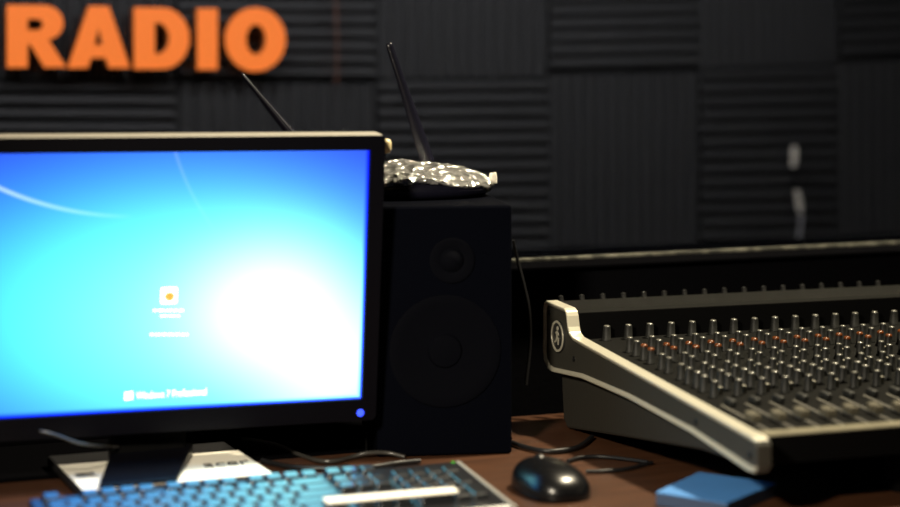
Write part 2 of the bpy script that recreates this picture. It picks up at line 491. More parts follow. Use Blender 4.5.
# side cheeks with a recessed field
cheek = [(0.000, 0.056), (0.006, 0.0495), (0.02, 0.0490), (0.144, 0.0630), (0.300, 0.0720), (0.430, 0.0735), (0.52, 0.0670), (0.534, 0.0690), (0.545, 0.0770), (0.5485, 0.088), (0.5475, 0.143), (0.5450, 0.1490), (0.538, 0.1522), (0.482, 0.1500), (0.4755, 0.1470), (0.4725, 0.1415), (0.4690, 0.1290), (0.4650, 0.1225), (0.4550, 0.1185), (0.012, 0.0842), (0.004, 0.0820), (0.000, 0.0770)]
def cheek_bm(flip):
    bm = prism(cheek, 0.0, 0.016)
    bm.faces.ensure_lookup_table()
    f = [q for q in bm.faces if len(q.verts) > 8 and abs(q.calc_center_median().x - (0.016 if flip else 0)) < 1e-5]
    bmesh.ops.recalc_face_normals(bm, faces=bm.faces)
    bmesh.ops.inset_region(bm, faces=f, thickness=0.0028, depth=0.0)
    bmesh.ops.inset_region(bm, faces=f, thickness=0.0030, depth=-0.0035)
    for q in f: q.material_index = 1
    for q in bm.faces:
        if all(v.co.y < 0.0062 for v in q.verts): q.material_index = 1
    if flip: bm.transform(Matrix.Translation((MW - 0.016, 0, 0)))
    return bm
ck = obj('side_cheek', cheek_bm(False), [M['silver'], M['cheek_field']], mixer, bevel=0.0022, segs=3)
obj('side_cheek', cheek_bm(True), [M['silver'], M['cheek_field']], mixer, bevel=0.0022, segs=3)
# round badge
ES, EZ = 0.5035, 0.1130
BT = Matrix.Translation((0.0034, ES, EZ)) @ Matrix.Rotation(R(-90), 4, 'Y')
bd = obj('badge', lathe([(0.0195, 0.0), (0.0195, 0.0022), (0.0185, 0.0026), (0.0, 0.0026)], 40, T=BT), M['emblem'], ck, smooth=40)
bm = bmesh.new()
ring = [(0.0190 * math.cos(2 * PI * k / 40), 0.0190 * math.sin(2 * PI * k / 40)) for k in range(40)]
ri = [(0.0163 * math.cos(2 * PI * k / 40), 0.0163 * math.sin(2 * PI * k / 40)) for k in range(40)]
bm = outline_bm([ring, ri], 0.0006)
# frame: local x of the outline -> towards the front (-s), y -> up, normal -> -u
BF = Matrix.Translation((0.0006, ES, EZ)) @ Matrix(((0, 0, -1, 0), (-1, 0, 0, 0), (0, 1, 0, 0), (0, 0, 0, 1)))
bm.transform(BF)
obj('badge_ring', bm, M['silver'], ck)
# striding figure of the badge as plain strokes
bm = bmesh.new()
def stroke(p, q, w0, w1):
    p, q = Vector(p), Vector(q); d = (q - p).normalized(); nrm_ = Vector((-d.y, d.x))
    pts = [p + nrm_ * w0, p - nrm_ * w0, q - nrm_ * w1, q + nrm_ * w1]
    A = [bm.verts.new((v.x, v.y, 0.0005)) for v in pts]; B = [bm.verts.new((v.x, v.y, -0.0005)) for v in pts]
    bm.faces.new(A); bm.faces.new(B[::-1])
    for i in range(4): bm.faces.new([A[i], A[(i + 1) % 4], B[(i + 1) % 4], B[i]])
k = 0.001
stroke((0.5 * k, 6.0 * k), (-1.2 * k, -1.5 * k), 2.0 * k, 1.7 * k)
stroke((-1.2 * k, -1.0 * k), (3.8 * k, -3.5 * k), 1.7 * k, 1.2 * k)
stroke((3.6 * k, -3.0 * k), (2.6 * k, -10.0 * k), 1.3 * k, 1.0 * k)
stroke((-1.2 * k, -1.0 * k), (-3.2 * k, -6.0 * k), 1.7 * k, 1.2 * k)
stroke((-3.0 * k, -5.6 * k), (-7.5 * k, -8.0 * k), 1.2 * k, 1.0 * k)
stroke((0.5 * k, 5.6 * k), (5.2 * k, 1.8 * k), 1.2 * k, 0.9 * k)
stroke((0.2 * k, 5.6 * k), (-5.0 * k, 3.4 * k), 1.2 * k, 0.9 * k)
lathe([(0.0026, -0.0005), (0.0026, 0.0005)], 16, bm, Matrix.Translation((1.2 * k, 9.8 * k, 0)))
bm.transform(BF)
obj('badge_figure', bm, M['silver'], ck)
for s_, z_ in ((0.5345, 0.138), (0.458, 0.092), (0.137, 0.0755), (0.020, 0.064)):
    obj('screw', lathe([(0.0032, 0), (0.0032, 0.0012), (0.002, 0.0016), (0.002, 0.0008), (0, 0.0008)], 12, T=Matrix.Translation((0.0034, s_, z_)) @ Matrix.Rotation(R(-90), 4, 'Y')), M['screw'], ck, smooth=40)
# rear connectors peeping over the hood
jk = None
for i in range(17):
    if jk is None:
        bm = lathe([(0.0045, 0.0), (0.0045, 0.028), (0.0035, 0.030), (0.0035, 0.036), (0.0, 0.0375)], 10, T=Matrix.Rotation(R(-10), 4, 'X'))
        jk = obj('rear_connector', bm, M['jack'], mixer, smooth=40); o = jk
    else:
        o = jk.copy(); COL.objects.link(o); o.parent = mixer
    o.location = (0.03 + i * 0.0286, 0.556, 0.1180)

# ---- knobs
def knob_mesh(r0, r1, h, m, name):
    prof = [(r0 * 1.18, 0), (r0 * 1.18, 0.0012), (r0, 0.0022), (r1, h * 0.85), (r1 * 0.95, h * 0.905), (r1 * 0.82, h * 0.95), (r1 * 0.60, h * 0.98), (r1 * 0.3, h * 0.995), (0, h)]
    o = obj(name, lathe(prof, 14), [m, M['knob_tip_glint']], mixer, smooth=50)
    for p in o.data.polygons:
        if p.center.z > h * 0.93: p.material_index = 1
    return o
def cap_mesh(r1, h, par):
    prof = [(r1 * 1.04, h * 0.84), (r1 * 1.04, h * 0.88), (r1 * 0.96, h * 0.96), (r1 * 0.62, h * 1.01), (0, h * 1.02)]
    return obj('cap', lathe(prof, 14), M['orange_cap'], par, smooth=50)
PITCH, U0 = 0.02864, 0.0495
HK = 0.0182
protos = {}
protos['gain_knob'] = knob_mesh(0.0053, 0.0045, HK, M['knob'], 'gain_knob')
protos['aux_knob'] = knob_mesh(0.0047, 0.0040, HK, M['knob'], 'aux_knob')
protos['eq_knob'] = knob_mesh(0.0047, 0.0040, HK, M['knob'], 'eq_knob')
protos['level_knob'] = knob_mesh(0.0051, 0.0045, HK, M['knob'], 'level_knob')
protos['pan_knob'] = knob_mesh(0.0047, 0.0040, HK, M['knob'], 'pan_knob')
bm = box(-0.0038, 0.0038, -0.0085, 0.0085, 0.0, 0.0075); protos['mute_button'] = obj('mute_button', bm, M['knob'], mixer, bevel=0.002)
bm = prism([(-0.009, 0.0035), (-0.009, 0.0105), (-0.006, 0.0118), (-0.001, 0.0095), (0.001, 0.0095), (0.006, 0.0118), (0.009, 0.0105), (0.009, 0.0035)], -0.0052, 0.0052)
protos['fader_cap'] = obj('fader_cap', bm, M['fader'], mixer, bevel=0.0008)
protos['fader_slot'] = obj('fader_slot', box(-0.0016, 0.0016, -0.055, 0.055, 0.0, 0.0018), M['slot'], mixer, bevel=0.0004)
protos['switch_button'] = obj('switch_button', box(-0.0022, 0.0022, -0.0032, 0.0032, 0.0, 0.0085), M['pale_button'], mixer, bevel=0.0006)
orange = cap_mesh(0.0040, HK, protos['aux_knob'])
orange.parent = None
used = {}
def put(kind, u_, s_, dz=0.0):
    p = protos[kind]
    if kind in used:
        o = p.copy(); COL.objects.link(o); o.parent = mixer
    else:
        o = p; used[kind] = 1
    o.location = (u_, s_, zp(s_) + 0.0002 + dz); o.rotation_euler = (SL, 0, 0)
    return o
first_cap = True
for i in range(20):
    uu = U0 + i * PITCH
    put('gain_knob', uu - 0.001, 0.4640)
    for s_ in (0.4000, 0.3813, 0.3612, 0.3428):
        o = put('aux_knob', uu, s_)
        if s_ < 0.37:
            c = orange if first_cap else orange.copy()
            if not first_cap: COL.objects.link(c)
            first_cap = False
            c.parent = o
    for s_ in (0.3146, 0.2970, 0.2657, 0.2471): put('eq_knob', uu + 0.0005, s_)
    put('level_knob', uu + 0.002, 0.2294)
    put('level_knob', uu + 0.001, 0.2113)
    put('pan_knob', uu + 0.001, 0.1873)
    put('mute_button', uu + 0.0005, 0.150)
    put('fader_slot', uu - 0.010, 0.095)
    put('fader_cap', uu - 0.010, 0.083 + random.uniform(-0.004, 0.004))
    put('switch_button', uu + 0.0115, 0.325)
    put('switch_button', uu + 0.0115, 0.274)
    put('switch_button', uu + 0.0115, 0.195)

# ------------------------------------------------------------------ monitor
BYAW = R(22.7)
BL = Vector((-0.4466, 2.122, DESK))
BX = Vector((math.cos(BYAW), math.sin(BYAW), 0)); BY = Vector((-math.sin(BYAW), math.cos(BYAW), 0))
BW, BD = 0.2035, 0.187
bc = BL + BX * BW / 2 - BY * BD / 2
mon = empty('computer_monitor', bc, BYAW)
tag(mon, 'black computer monitor showing a bright blue and white login screen', 'monitor')
MI = mtx(bc, BYAW).inverted()
# base plate: rear painted grey as the monitor's shade, white front sheet with lettering, dark tongue in the middle
HB = 0.0125
obj('base_plate', box(-BW / 2, BW / 2, -BD / 2, BD / 2, 0.0005, HB), M['shaded_base'], mon, bevel=0.003)
obj('base_cover', box(-BW / 2 + 0.001, BW / 2 - 0.001, -BD / 2 + 0.001, BD / 2 - 0.058, HB + 0.0001, HB + 0.0010), M['white_print'], mon)
bm = text_bm('acer', 0.025, 0.0001, 0.0002, 0.15)
bm.transform(Matrix.Translation((0.067, -0.027, HB + 0.0013)) @ Matrix.Diagonal((1.18, 1.5, 1, 1)))
obj('lettering', bm, M['ink'], mon)
bm = bmesh.new()
for r_ in range(3): box(-0.094, -0.072 - 0.003 * (r_ % 2), -0.018 - r_ * 0.0075, -0.0135 - r_ * 0.0075, HB + 0.0011, HB + 0.0014, bm)
obj('fine_print', bm, M['ink'], mon)
# panel frame of reference
yaw, tilt, roll = 0.3374, 0.0932, -0.0078
SW, SH = 0.4436, 0.2799
c_, s_ = math.cos(yaw), math.sin(yaw)
r_ = Vector((c_, s_, 0)); n_ = Vector((s_, -c_, 0)); up = Vector((0, 0, 1))
u2 = up * math.cos(tilt) + n_ * math.sin(tilt)
rr = r_ * math.cos(roll) + u2 * math.sin(roll); uu_ = u2 * math.cos(roll) - r_ * math.sin(roll)
nn_ = rr.cross(uu_)
Cn = Vector((-0.3031, 2.05, EYE - 0.2474))
FW = Matrix(((rr.x, uu_.x, nn_.x, Cn.x), (rr.y, uu_.y, nn_.y, Cn.y), (rr.z, uu_.z, nn_.z, Cn.z), (0, 0, 0, 1)))
FL = MI @ FW                                # panel frame (x right, y up, z to viewer) -> monitor local
def rrect(x0, x1, y0, y1, r, n=6):
    out = []
    for cx, cy, a in ((x1 - r, y1 - r, 0), (x0 + r, y1 - r, 90), (x0 + r, y0 + r, 180), (x1 - r, y0 + r, 270)):
        out += arc(cx, cy, r, r, a, a + 90, n)
    return out
BZ, BB = 0.0165, 0.024
ox0, ox1, oy0, oy1 = -SW / 2 - BZ, SW / 2 + BZ, -SH / 2 - BB, SH / 2 + BZ
outer = rrect(ox0, ox1, oy0, oy1, 0.006); inner = rrect(-SW / 2, SW / 2, -SH / 2, SH / 2, 0.0008, 2)
bm = outline_bm([outer, inner], 0.006); bm.transform(FL @ Matrix.Translation((0, 0, -0.001)))
obj('bezel', bm, M['gloss_black'], mon, bevel=0.0012)
bm = outline_bm([rrect(ox0 + 0.001, ox1 - 0.001, oy0 + 0.001, oy1 - 0.001, 0.008)], 0.010); bm.transform(FL @ Matrix.Translation((0, 0, -0.0172)))
obj('back_shell', bm, M['black_plastic'], mon, bevel=0.002)
bm = outline_bm([rrect(-0.15, 0.15, -0.11, 0.10, 0.02)], 0.009); bm.transform(FL @ Matrix.Translation((0, 0, -0.0362)))
obj('rear_housing', bm, M['black_plastic'], mon, bevel=0.006)
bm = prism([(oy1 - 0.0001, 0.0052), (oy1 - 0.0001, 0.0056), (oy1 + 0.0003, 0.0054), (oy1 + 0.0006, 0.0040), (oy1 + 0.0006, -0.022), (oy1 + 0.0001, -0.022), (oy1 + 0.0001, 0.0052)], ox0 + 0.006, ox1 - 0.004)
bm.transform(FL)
obj('top_glint', bm, M['top_glint'], mon)  # pale strip painting the lit upper edge of the black frame
# screen
def screen_mat():
    m = bpy.data.materials.new('lit_screen'); m.use_nodes = True
    nt = m.node_tree; nt.nodes.clear()
    N = lambda t: nt.nodes.new(t)
    L = nt.links.new
    out = N('ShaderNodeOutputMaterial'); em = N('ShaderNodeEmission'); L(em.outputs[0], out.inputs[0])
    uv = N('ShaderNodeUVMap'); uv.uv_map = 'screen'
    sp = N('ShaderNodeSeparateXYZ'); L(uv.outputs[0], sp.inputs[0])
    def mth(op, a, b=None, c=None):
        n = N('ShaderNodeMath'); n.operation = op
        for i, v in enumerate((a, b, c)):
            if v is None: continue
            if isinstance(v, (int, float)): n.inputs[i].default_value = v
            else: L(v, n.inputs[i])
        return n.outputs[0]
    X, Y = sp.outputs[0], sp.outputs[1]              # 0..1.6 , 0..1
    def dist(cx, cy, sx, sy):
        a = mth('DIVIDE', mth('SUBTRACT', X, cx), sx); b = mth('DIVIDE', mth('SUBTRACT', Y, cy), sy)
        return mth('SQRT', mth('ADD', mth('MULTIPLY', a, a), mth('MULTIPLY', b, b)))
    def gauss(cx, cy, sx, sy):
        d = dist(cx, cy, sx, sy)
        return mth('EXPONENT', mth('MULTIPLY', mth('MULTIPLY', d, d), -1.0))
    # two soft blooms: the wide cyan one, the hot white one at lower right
    g1 = gauss(0.74, 0.40, 0.82, 0.42)
    g2 = gauss(1.21, 0.38, 0.30, 0.24)
    g3 = gauss(1.50, 0.10, 0.30, 0.26)
    g4 = gauss(1.00, 0.34, 0.62, 0.42)
    hot = mth('ADD', g2, mth('MULTIPLY', g3, 0.85))
    ed = N('ShaderNodeMapRange'); ed.interpolation_type = 'SMOOTHSTEP'; ed.inputs['From Max'].default_value = 0.022
    L(mth('MINIMUM', Y, mth('SUBTRACT', SW / SH, X)), ed.inputs['Value'])
    edge = mth('ADD', 0.06, mth('MULTIPLY', ed.outputs[0], 0.94))
    red = mth('ADD', mth('ADD', 0.02, mth('MULTIPLY', hot, 0.70)), mth('ADD', mth('MULTIPLY', g4, 0.19), mth('MULTIPLY', g1, 0.04)))
    grn = mth('ADD', mth('ADD', 0.025, mth('MULTIPLY', g1, 0.80)), mth('ADD', mth('MULTIPLY', g4, 0.75), mth('MULTIPLY', hot, 1.9)))
    blu = mth('ADD', mth('ADD', 0.62, mth('MULTIPLY', g1, 2.3)), mth('ADD', mth('MULTIPLY', g4, 0.3), mth('MULTIPLY', hot, 1.3)))
    # light streaks of the wallpaper
    def streak(cx, cy, rad, w, x0, x1, side):
        d = mth('ABSOLUTE', mth('SUBTRACT', dist(cx, cy, 1, 1), rad))
        ln = mth('MAXIMUM', mth('SUBTRACT', 1.0, mth('DIVIDE', d, w)), 0.0)
        mr = N('ShaderNodeMapRange'); mr.inputs['From Min'].default_value = x0; mr.inputs['From Max'].default_value = x1
        L(X, mr.inputs['Value'])
        inv = mth('SUBTRACT', 1.0, mr.outputs[0])
        half = mth('LESS_THAN', Y, cy) if side == 'low' else mth('GREATER_THAN', cx, X)
        return mth('MULTIPLY', mth('MULTIPLY', ln, inv), half)
    s1 = mth('MULTIPLY', streak(0.678, 1.96, 1.207, 0.011, 0.20, 0.66, 'low'), 0.8)
    s2 = mth('MULTIPLY', streak(1.75, 1.30, 0.985, 0.010, 0.78, 0.98, 'left'), 0.18)
    s = mth('ADD', s1, s2)
    red = mth('ADD', red, mth('MULTIPLY', s, 0.45)); grn = mth('ADD', grn, mth('MULTIPLY', s, 0.5)); blu = mth('ADD', blu, mth('MULTIPLY', s, 0.3))
    red = mth('MULTIPLY', red, edge); grn = mth('MULTIPLY', grn, edge)
    cb = N('ShaderNodeCombineColor'); L(red, cb.inputs[0]); L(grn, cb.inputs[1]); L(blu, cb.inputs[2])
    L(cb.outputs[0], em.inputs[0]); em.inputs[1].default_value = 1.5
    return m
M['screen'] = screen_mat()
bm = bmesh.new()
vs = [bm.verts.new(p) for p in ((-SW / 2, -SH / 2, 0), (SW / 2, -SH / 2, 0), (SW / 2, SH / 2, 0), (-SW / 2, SH / 2, 0))]
bk = [bm.verts.new((v.co.x, v.co.y, -0.003)) for v in vs]
f = bm.faces.new(vs); bm.faces.new(bk[::-1])
for i in range(4): bm.faces.new([vs[i], bk[i], bk[(i + 1) % 4], vs[(i + 1) % 4]])
uvl = bm.loops.layers.uv.new('screen')
for fc in bm.faces:
    for lp in fc.loops: lp[uvl].uv = ((lp.vert.co.x + SW / 2) / SH, (lp.vert.co.y + SH / 2) / SH)
bm.transform(FL)
scr = obj('screen', bm, M['screen'], mon)
M['tile'] = mat('user_tile', (0.8, 0.8, 0.8), 0.5, emit=(1.6, 1.7, 1.7), estr=1.0)
M['tile_img'] = mat('user_picture', (0.8, 0.4, 0.1), 0.5, emit=(1.0, 0.27, 0.05), estr=1.0)
M['scr_text'] = mat('screen_text', (0.8, 0.8, 0.8), 0.5, emit=(1.7, 1.7, 1.7), estr=1.0)
# positions on the screen, from pixel to panel plane
def on_screen(px, py):
    r = at(px, py, 1.0) - Vector((0, 0, EYE)); o = Vector((0, 0, EYE))
    t = (Cn - o).dot(nn_) / r.dot(nn_)
    p = o + r * t - Cn
    return p.dot(rr), p.dot(uu_)
tx, ty = on_screen(169, 295.5)
bm = outline_bm([rrect(tx - 0.0090, tx + 0.0090, ty - 0.0090, ty + 0.0090, 0.002)], 0.0001); bm.transform(FL @ Matrix.Translation((0, 0, 0.0003)))
obj('user_tile', bm, M['tile'], scr)
bm = bmesh.new()
for a_ in range(6):
    lathe([(0.0032, 0), (0.0032, 0.0002)], 10, bm, Matrix.Translation((tx + 0.0005 + 0.0024 * math.cos(a_ * PI / 3), ty - 0.001 + 0.0020 * math.sin(a_ * PI / 3), 0.0006)))
bm.transform(FL)
obj('user_picture', bm, M['tile_img'], scr)
bm = bmesh.new()
def dashes(px0, px1, py, h, seed):
    rn = random.Random(seed)
    a = on_screen(px0, py); b = on_screen(px1, py)
    x = a[0]
    while x < b[0] - 0.002:
        w = rn.uniform(0.003, 0.008); x2 = min(x + w, b[0])
        t = (x - a[0]) / (b[0] - a[0]); y = a[1] + t * (b[1] - a[1])
        box(x, x2, y - h / 2, y + h / 2, 0.0002, 0.0004, bm); x = x2 + 0.0014
dashes(153, 186, 310.5, 0.0022, 1); dashes(160, 180, 316, 0.0016, 2); dashes(150, 188, 334.5, 0.0024, 3)
bm.transform(FL)
obj('blurred_caption', bm, M['scr_text'], scr)
lx, ly = on_screen(168, 394)
bm = text_bm('Windows 7 Professional', 0.0108, 0.00012, 0.0001)
bm.transform(FL @ Matrix.Translation((lx + 0.004, ly, 0.0004)) @ Matrix.Rotation(R(0.5), 4, 'Z') @ Matrix.Diagonal((0.72, 1, 1, 1)))
obj('screen_lettering', bm, M['scr_text'], scr)
bm = bmesh.new()
for ix in (0, 1):
    for iy in (0, 1): box(lx - 0.047 + ix * 0.0048, lx - 0.047 + ix * 0.0048 + 0.0043, ly - 0.0045 + iy * 0.0048 + ix * 0.0005, ly - 0.0045 + iy * 0.0048 + 0.0043 + ix * 0.0005, 0.0003, 0.0005, bm)
bm.transform(FL)
obj('flag_logo', bm, M['scr_text'], scr)
# power light
lx2, ly2 = on_screen(359, 411.5)
bm = lathe([(0.0042, 0), (0.0042, 0.0008), (0.0028, 0.0013), (0, 0.0014)], 16, T=FL @ Matrix.Translation((lx2, ly2, 0.0051)))
obj('power_light', bm, M['led_blue'], mon, smooth=60)
# neck and foot tongue
ncx = (-0.006)
bm = box(ncx - 0.041, ncx + 0.041, 0.012, 0.035, HB + 0.0012, 0.16)
obj('neck', bm, M['front_black'], mon, bevel=0.004)
tp_ = [MI @ on_z(x, y, DESK + 0.0175) for x, y in ((112, 457), (193, 451.5), (184, 484), (104, 491))]
tp_[2].y = tp_[3].y = -BD / 2 - 0.001
bm = bmesh.new()
A = [bm.verts.new((p.x, p.y, HB + 0.0012)) for p in tp_]; B = [bm.verts.new((p.x, p.y, 0.0178 + (0.010 if i < 2 else 0))) for i, p in enumerate(tp_)]
bm.faces.new(A[::-1]); bm.faces.new(B)
for i in range(4): bm.faces.new([A[i], A[(i + 1) % 4], B[(i + 1) % 4], B[i]])
obj('foot_tongue', bm, M['gloss_black'], mon, bevel=0.002)

# ------------------------------------------------------------------ keyboard
KYAW = R(22.4)
KX = Vector((math.cos(KYAW), math.sin(KYAW), 0)); KY = Vector((-math.sin(KYAW), math.cos(KYAW), 0))
KL, KD = 0.455, 0.150
kbr = Vector((0.0085, 2.045, DESK))                       # back right corner
kc = kbr - KX * KL / 2 - KY * KD / 2
kb = empty('keyboard', kc, KYAW)
tag(kb, 'glossy black keyboard lit cyan and blue by the monitor above it', 'keyboard')
KT = 0.105                                                # slope of the top
kz = lambda y: 0.0110 + KT * (y + KD / 2) * 1.0
bm = prism([(-KD / 2, 0.0006), (-KD / 2, kz(-KD / 2) - 0.006), (-KD / 2 + 0.006, kz(-KD / 2 + 0.006) - 0.003), (KD / 2 - 0.004, kz(KD / 2) - 0.003), (KD / 2, kz(KD / 2) - 0.006), (KD / 2, 0.006)], -KL / 2, KL / 2 - 0.0035)
obj('body', bm, M['kb_body'], kb, bevel=0.002)
bm = prism([(-KD / 2, 0.0008), (-KD / 2, kz(-KD / 2) - 0.003), (KD / 2, kz(KD / 2) - 0.003), (KD / 2, 0.006)], KL / 2 - 0.0034, KL / 2 + 0.002)
obj('side_glint', bm, M['kb_glint'], kb, bevel=0.0012)  # pale strip painting the lamp's glint on the glossy right rim
bm = lathe([(0.0022, 0), (0.0022, 0.0008), (0, 0.0012)], 10, T=Matrix.Translation((KL / 2 - 0.008, KD / 2 - 0.006, kz(KD / 2 - 0.006) - 0.0030)))
obj('indicator_light', bm, M['led_green'], kb)
def key_bm(w, d):
    h = 0.0060; t = 0.0022
    bm = bmesh.new()
    b = [bm.verts.new(p) for p in ((-w / 2, -d / 2, 0), (w / 2, -d / 2, 0), (w / 2, d / 2, 0), (-w / 2, d / 2, 0))]
    tp = [bm.verts.new(p) for p in ((-w / 2 + t, -d / 2 + t, h), (w / 2 - t, -d / 2 + t, h), (w / 2 - t, d / 2 - t, h + 0.001), (-w / 2 + t, d / 2 - t, h + 0.001))]
    bm.faces.new(b[::-1]); bm.faces.new(tp)
    for i in range(4): bm.faces.new([b[i], b[(i + 1) % 4], tp[(i + 1) % 4], tp[i]])
    return bm
kproto = {}
def key(x, y, w=0.0178, d=0.0178):
    kk = (round(w, 4), round(d, 4))
    if kk not in kproto:
        o = obj('key', key_bm(w, d), M['key'], kb, bevel=0.0008); kproto[kk] = o
    else:
        o = kproto[kk].copy(); COL.objects.link(o); o.parent = kb
    o.location = (x, y, kz(y) - 0.0030 + 0.0003); o.rotation_euler = (math.atan(KT), 0, 0)
G = 0.0188
xl = -KL / 2 + 0.010
ys = [KD / 2 - 0.016, KD / 2 - 0.041, KD / 2 - 0.041 - G, KD / 2 - 0.041 - 2 * G, KD / 2 - 0.041 - 3 * G, KD / 2 - 0.041 - 4 * G]
def row(y, ws):
    x = xl
    for w in ws:
        if w > 0: key(x + w * G / 2, y, w * G - 0.0010)
        x += abs(w) * G
row(ys[0], [1, -1, 1, 1, 1, 1, -0.5, 1, 1, 1, 1, -0.5, 1, 1, 1, 1, -0.4, 1, 1, 1])
row(ys[1], [1] * 13 + [2, -0.4, 1, 1, 1, -0.4, 1, 1, 1, 1])
row(ys[2], [1.5] + [1] * 12 + [1.5, -0.4, 1, 1, 1, -0.4, 1, 1, 1])
row(ys[3], [1.75] + [1] * 11 + [2.25, -3.8, 1, 1, 1])
row(ys[4], [2.25] + [1] * 10 + [2.75, -1.4, 1, -1.4, 1, 1, 1])
row(ys[5], [1.25, 1.25, 1.25, 6.25, 1.25, 1.25, 1.25, 1.25, -0.4, 1, 1, 1, -0.4, 2, 1])
xe = xl + (15 + 0.4 + 3 + 0.4 + 3.5) * G
key(xe, (ys[2] + ys[3]) / 2, 0.0178, 2 * G - 0.001); key(xe, (ys[4] + ys[5]) / 2, 0.0178, 2 * G - 0.001)
# cream strip lying across the keyboard's front rows
sx0, sx1, sy = KL / 2 - 0.188, KL / 2 - 0.051, KD / 2 - 0.113
bm = box(sx0, sx1, -0.0075, 0.0075, 0.0, 0.0022)
strip = obj('plastic_strip', bm, M['paper'], bevel=0.0006)
strip.matrix_world = mtx(kc, KYAW) @ Matrix.Translation((0, sy, kz(sy) + 0.0062)) @ Matrix.Rotation(math.atan(KT), 4, 'X') @ Matrix.Rotation(R(-1.5), 4, 'Z')
tag(strip, 'narrow cream white strip lying along the front of the keyboard', 'strip')

# ------------------------------------------------------------------ speaker and router
SYAW = R(8)
spk_fr = at(512, 205, 2.19)                                # front top right corner
SWD, SDP = 0.155, 0.185
SX = Vector((math.cos(SYAW), math.sin(SYAW), 0)); SY = Vector((-math.sin(SYAW), math.cos(SYAW), 0))
SHT = spk_fr.z - DESK
sb = Vector((spk_fr.x, spk_fr.y, DESK)) - SX * SWD / 2 + SY * SDP / 2
spk = empty('loudspeaker', sb, SYAW)
tag(spk, 'black box loudspeaker behind the monitor with a router on top', 'loudspeaker')
obj('cabinet', box(-SWD / 2, SWD / 2, -SDP / 2, SDP / 2, 0.0006, SHT), M['black_cabinet'], spk, bevel=0.003)
fy = -SDP / 2
def disc(name, x, z, prof, m, par):
    return obj(name, lathe(prof, 32, T=Matrix.Translation((x, fy - 0.0003, z)) @ Matrix.Rotation(R(90), 4, 'X')), m, par, smooth=40)
tw = disc('tweeter', 0.008, SHT - 0.062, [(0.026, 0), (0.026, 0.002), (0.022, 0.003), (0.014, 0.001), (0.012, 0.003), (0.006, 0.006), (0, 0.007)], M['woofer'], spk)
disc('woofer', 0.0, SHT - 0.165, [(0.064, 0), (0.064, 0.002), (0.060, 0.003), (0.052, 0.0015), (0.02, 0.0005), (0.018, 0.003), (0, 0.005)], M['woofer'], spk)

RC = Vector((-0.058, 2.322, spk_fr.z))
router = empty('wifi_router', RC, R(12))
tag(router, 'wireless router wrapped in crumpled shiny plastic with two black antennas', 'router')
RA, RB = 0.112, 0.078
def dome(prof, n=64):
    bm = bmesh.new(); rings = []
    for q, z in prof:
        rings.append([bm.verts.new((RA * q * math.cos(2 * PI * k / n), RB * q * math.sin(2 * PI * k / n), z * 0.88)) for k in range(n)] if q > 0 else [bm.verts.new((0, 0, z))])
    for a, b in zip(rings, rings[1:]):
        for k in range(n):
            k2 = (k + 1) % n
            if len(b) == 1: bm.faces.new([a[k], a[k2], b[0]])
            else: bm.faces.new([a[k], a[k2], b[k2], b[k]])
    if len(rings[0]) > 1: bm.faces.new(rings[0][::-1])
    return bm
obj('body', dome([(0.80, 0.0006), (0.90, 0.002), (0.975, 0.007), (0.995, 0.012), (0.985, 0.017), (0.95, 0.022), (0.85, 0.0265), (0.6, 0.029), (0, 0.030)]), M['antenna'], router, smooth=50)
bm = dome([(1.0, 0.0125), (1.012, 0.0150), (0.98, 0.0212), (0.93, 0.0262), (0.84, 0.0322), (0.72, 0.0375), (0.58, 0.0415), (0.42, 0.0438), (0.22, 0.0450), (0, 0.0455)], 96)
bmesh.ops.subdivide_edges(bm, edges=bm.edges, cuts=1, use_grid_fill=True)
rn = random.Random(3)
from mathutils import noise as mn
for v in bm.verts:
    q = v.co.copy()
    k_ = mn.noise(q * 60) * 0.0025 + mn.noise(q * 140 + Vector((5, 1, 2))) * 0.0018
    front = max(0.0, -q.y / RB)
    # the wrap hangs in an arch over the front edge
    v.co.z += k_ + (0.0 if q.z > 0.0195 else 0.010 * front * (1 - min(1, abs(q.x) / RA)) )
    v.co.x += mn.noise(q * 90 + Vector((2, 8, 1))) * 0.001
obj('plastic_wrap', bm, M['wrap'], router, smooth=180)
bm = lathe([(0, -0.006), (0.004, -0.005), (0.006, 0.0), (0.0045, 0.006), (0, 0.0075)], 12, T=Matrix.Translation((RA * 0.985, -0.012, 0.021)))
for v in bm.verts: v.co += Vector((rn.uniform(-1, 1), rn.uniform(-1, 1), rn.uniform(-1, 1))) * 0.0012
obj('wrap_knot', bm, M['paper'], router, smooth=50)
RI = mtx(RC, R(12)).inverted()
def antenna(tip, base, rts):
    a, b = RI @ tip, RI @ base
    ts = (0.0, 0.008, 0.03, 0.25, 0.55, 0.8, 1.0)
    bm = tube([a.lerp(b, t) for t in ts], rts, 12, flat=0.55)
    o = obj('antenna', bm, M['antenna'], router, smooth=60)
    return o
AR = [0.0022, 0.0042, 0.0046, 0.0052, 0.0072, 0.0088, 0.0094]
antenna(at(388.5, 43, 2.36), at(431, 172, 2.385), AR)
antenna(at(241, 73, 2.335), at(311, 158, 2.355), [0.0022, 0.0044, 0.0050, 0.0062, 0.0100, 0.0125, 0.0135])
for pb in (at(431, 172, 2.385), at(312.5, 160, 2.355)):
    q = RI @ pb
    obj('antenna_hinge', lathe([(0.0085, -0.020), (0.0095, -0.016), (0.0095, 0.004), (0.007, 0.007)], 14, T=Matrix.Translation(q)), M['antenna'], router, smooth=50)

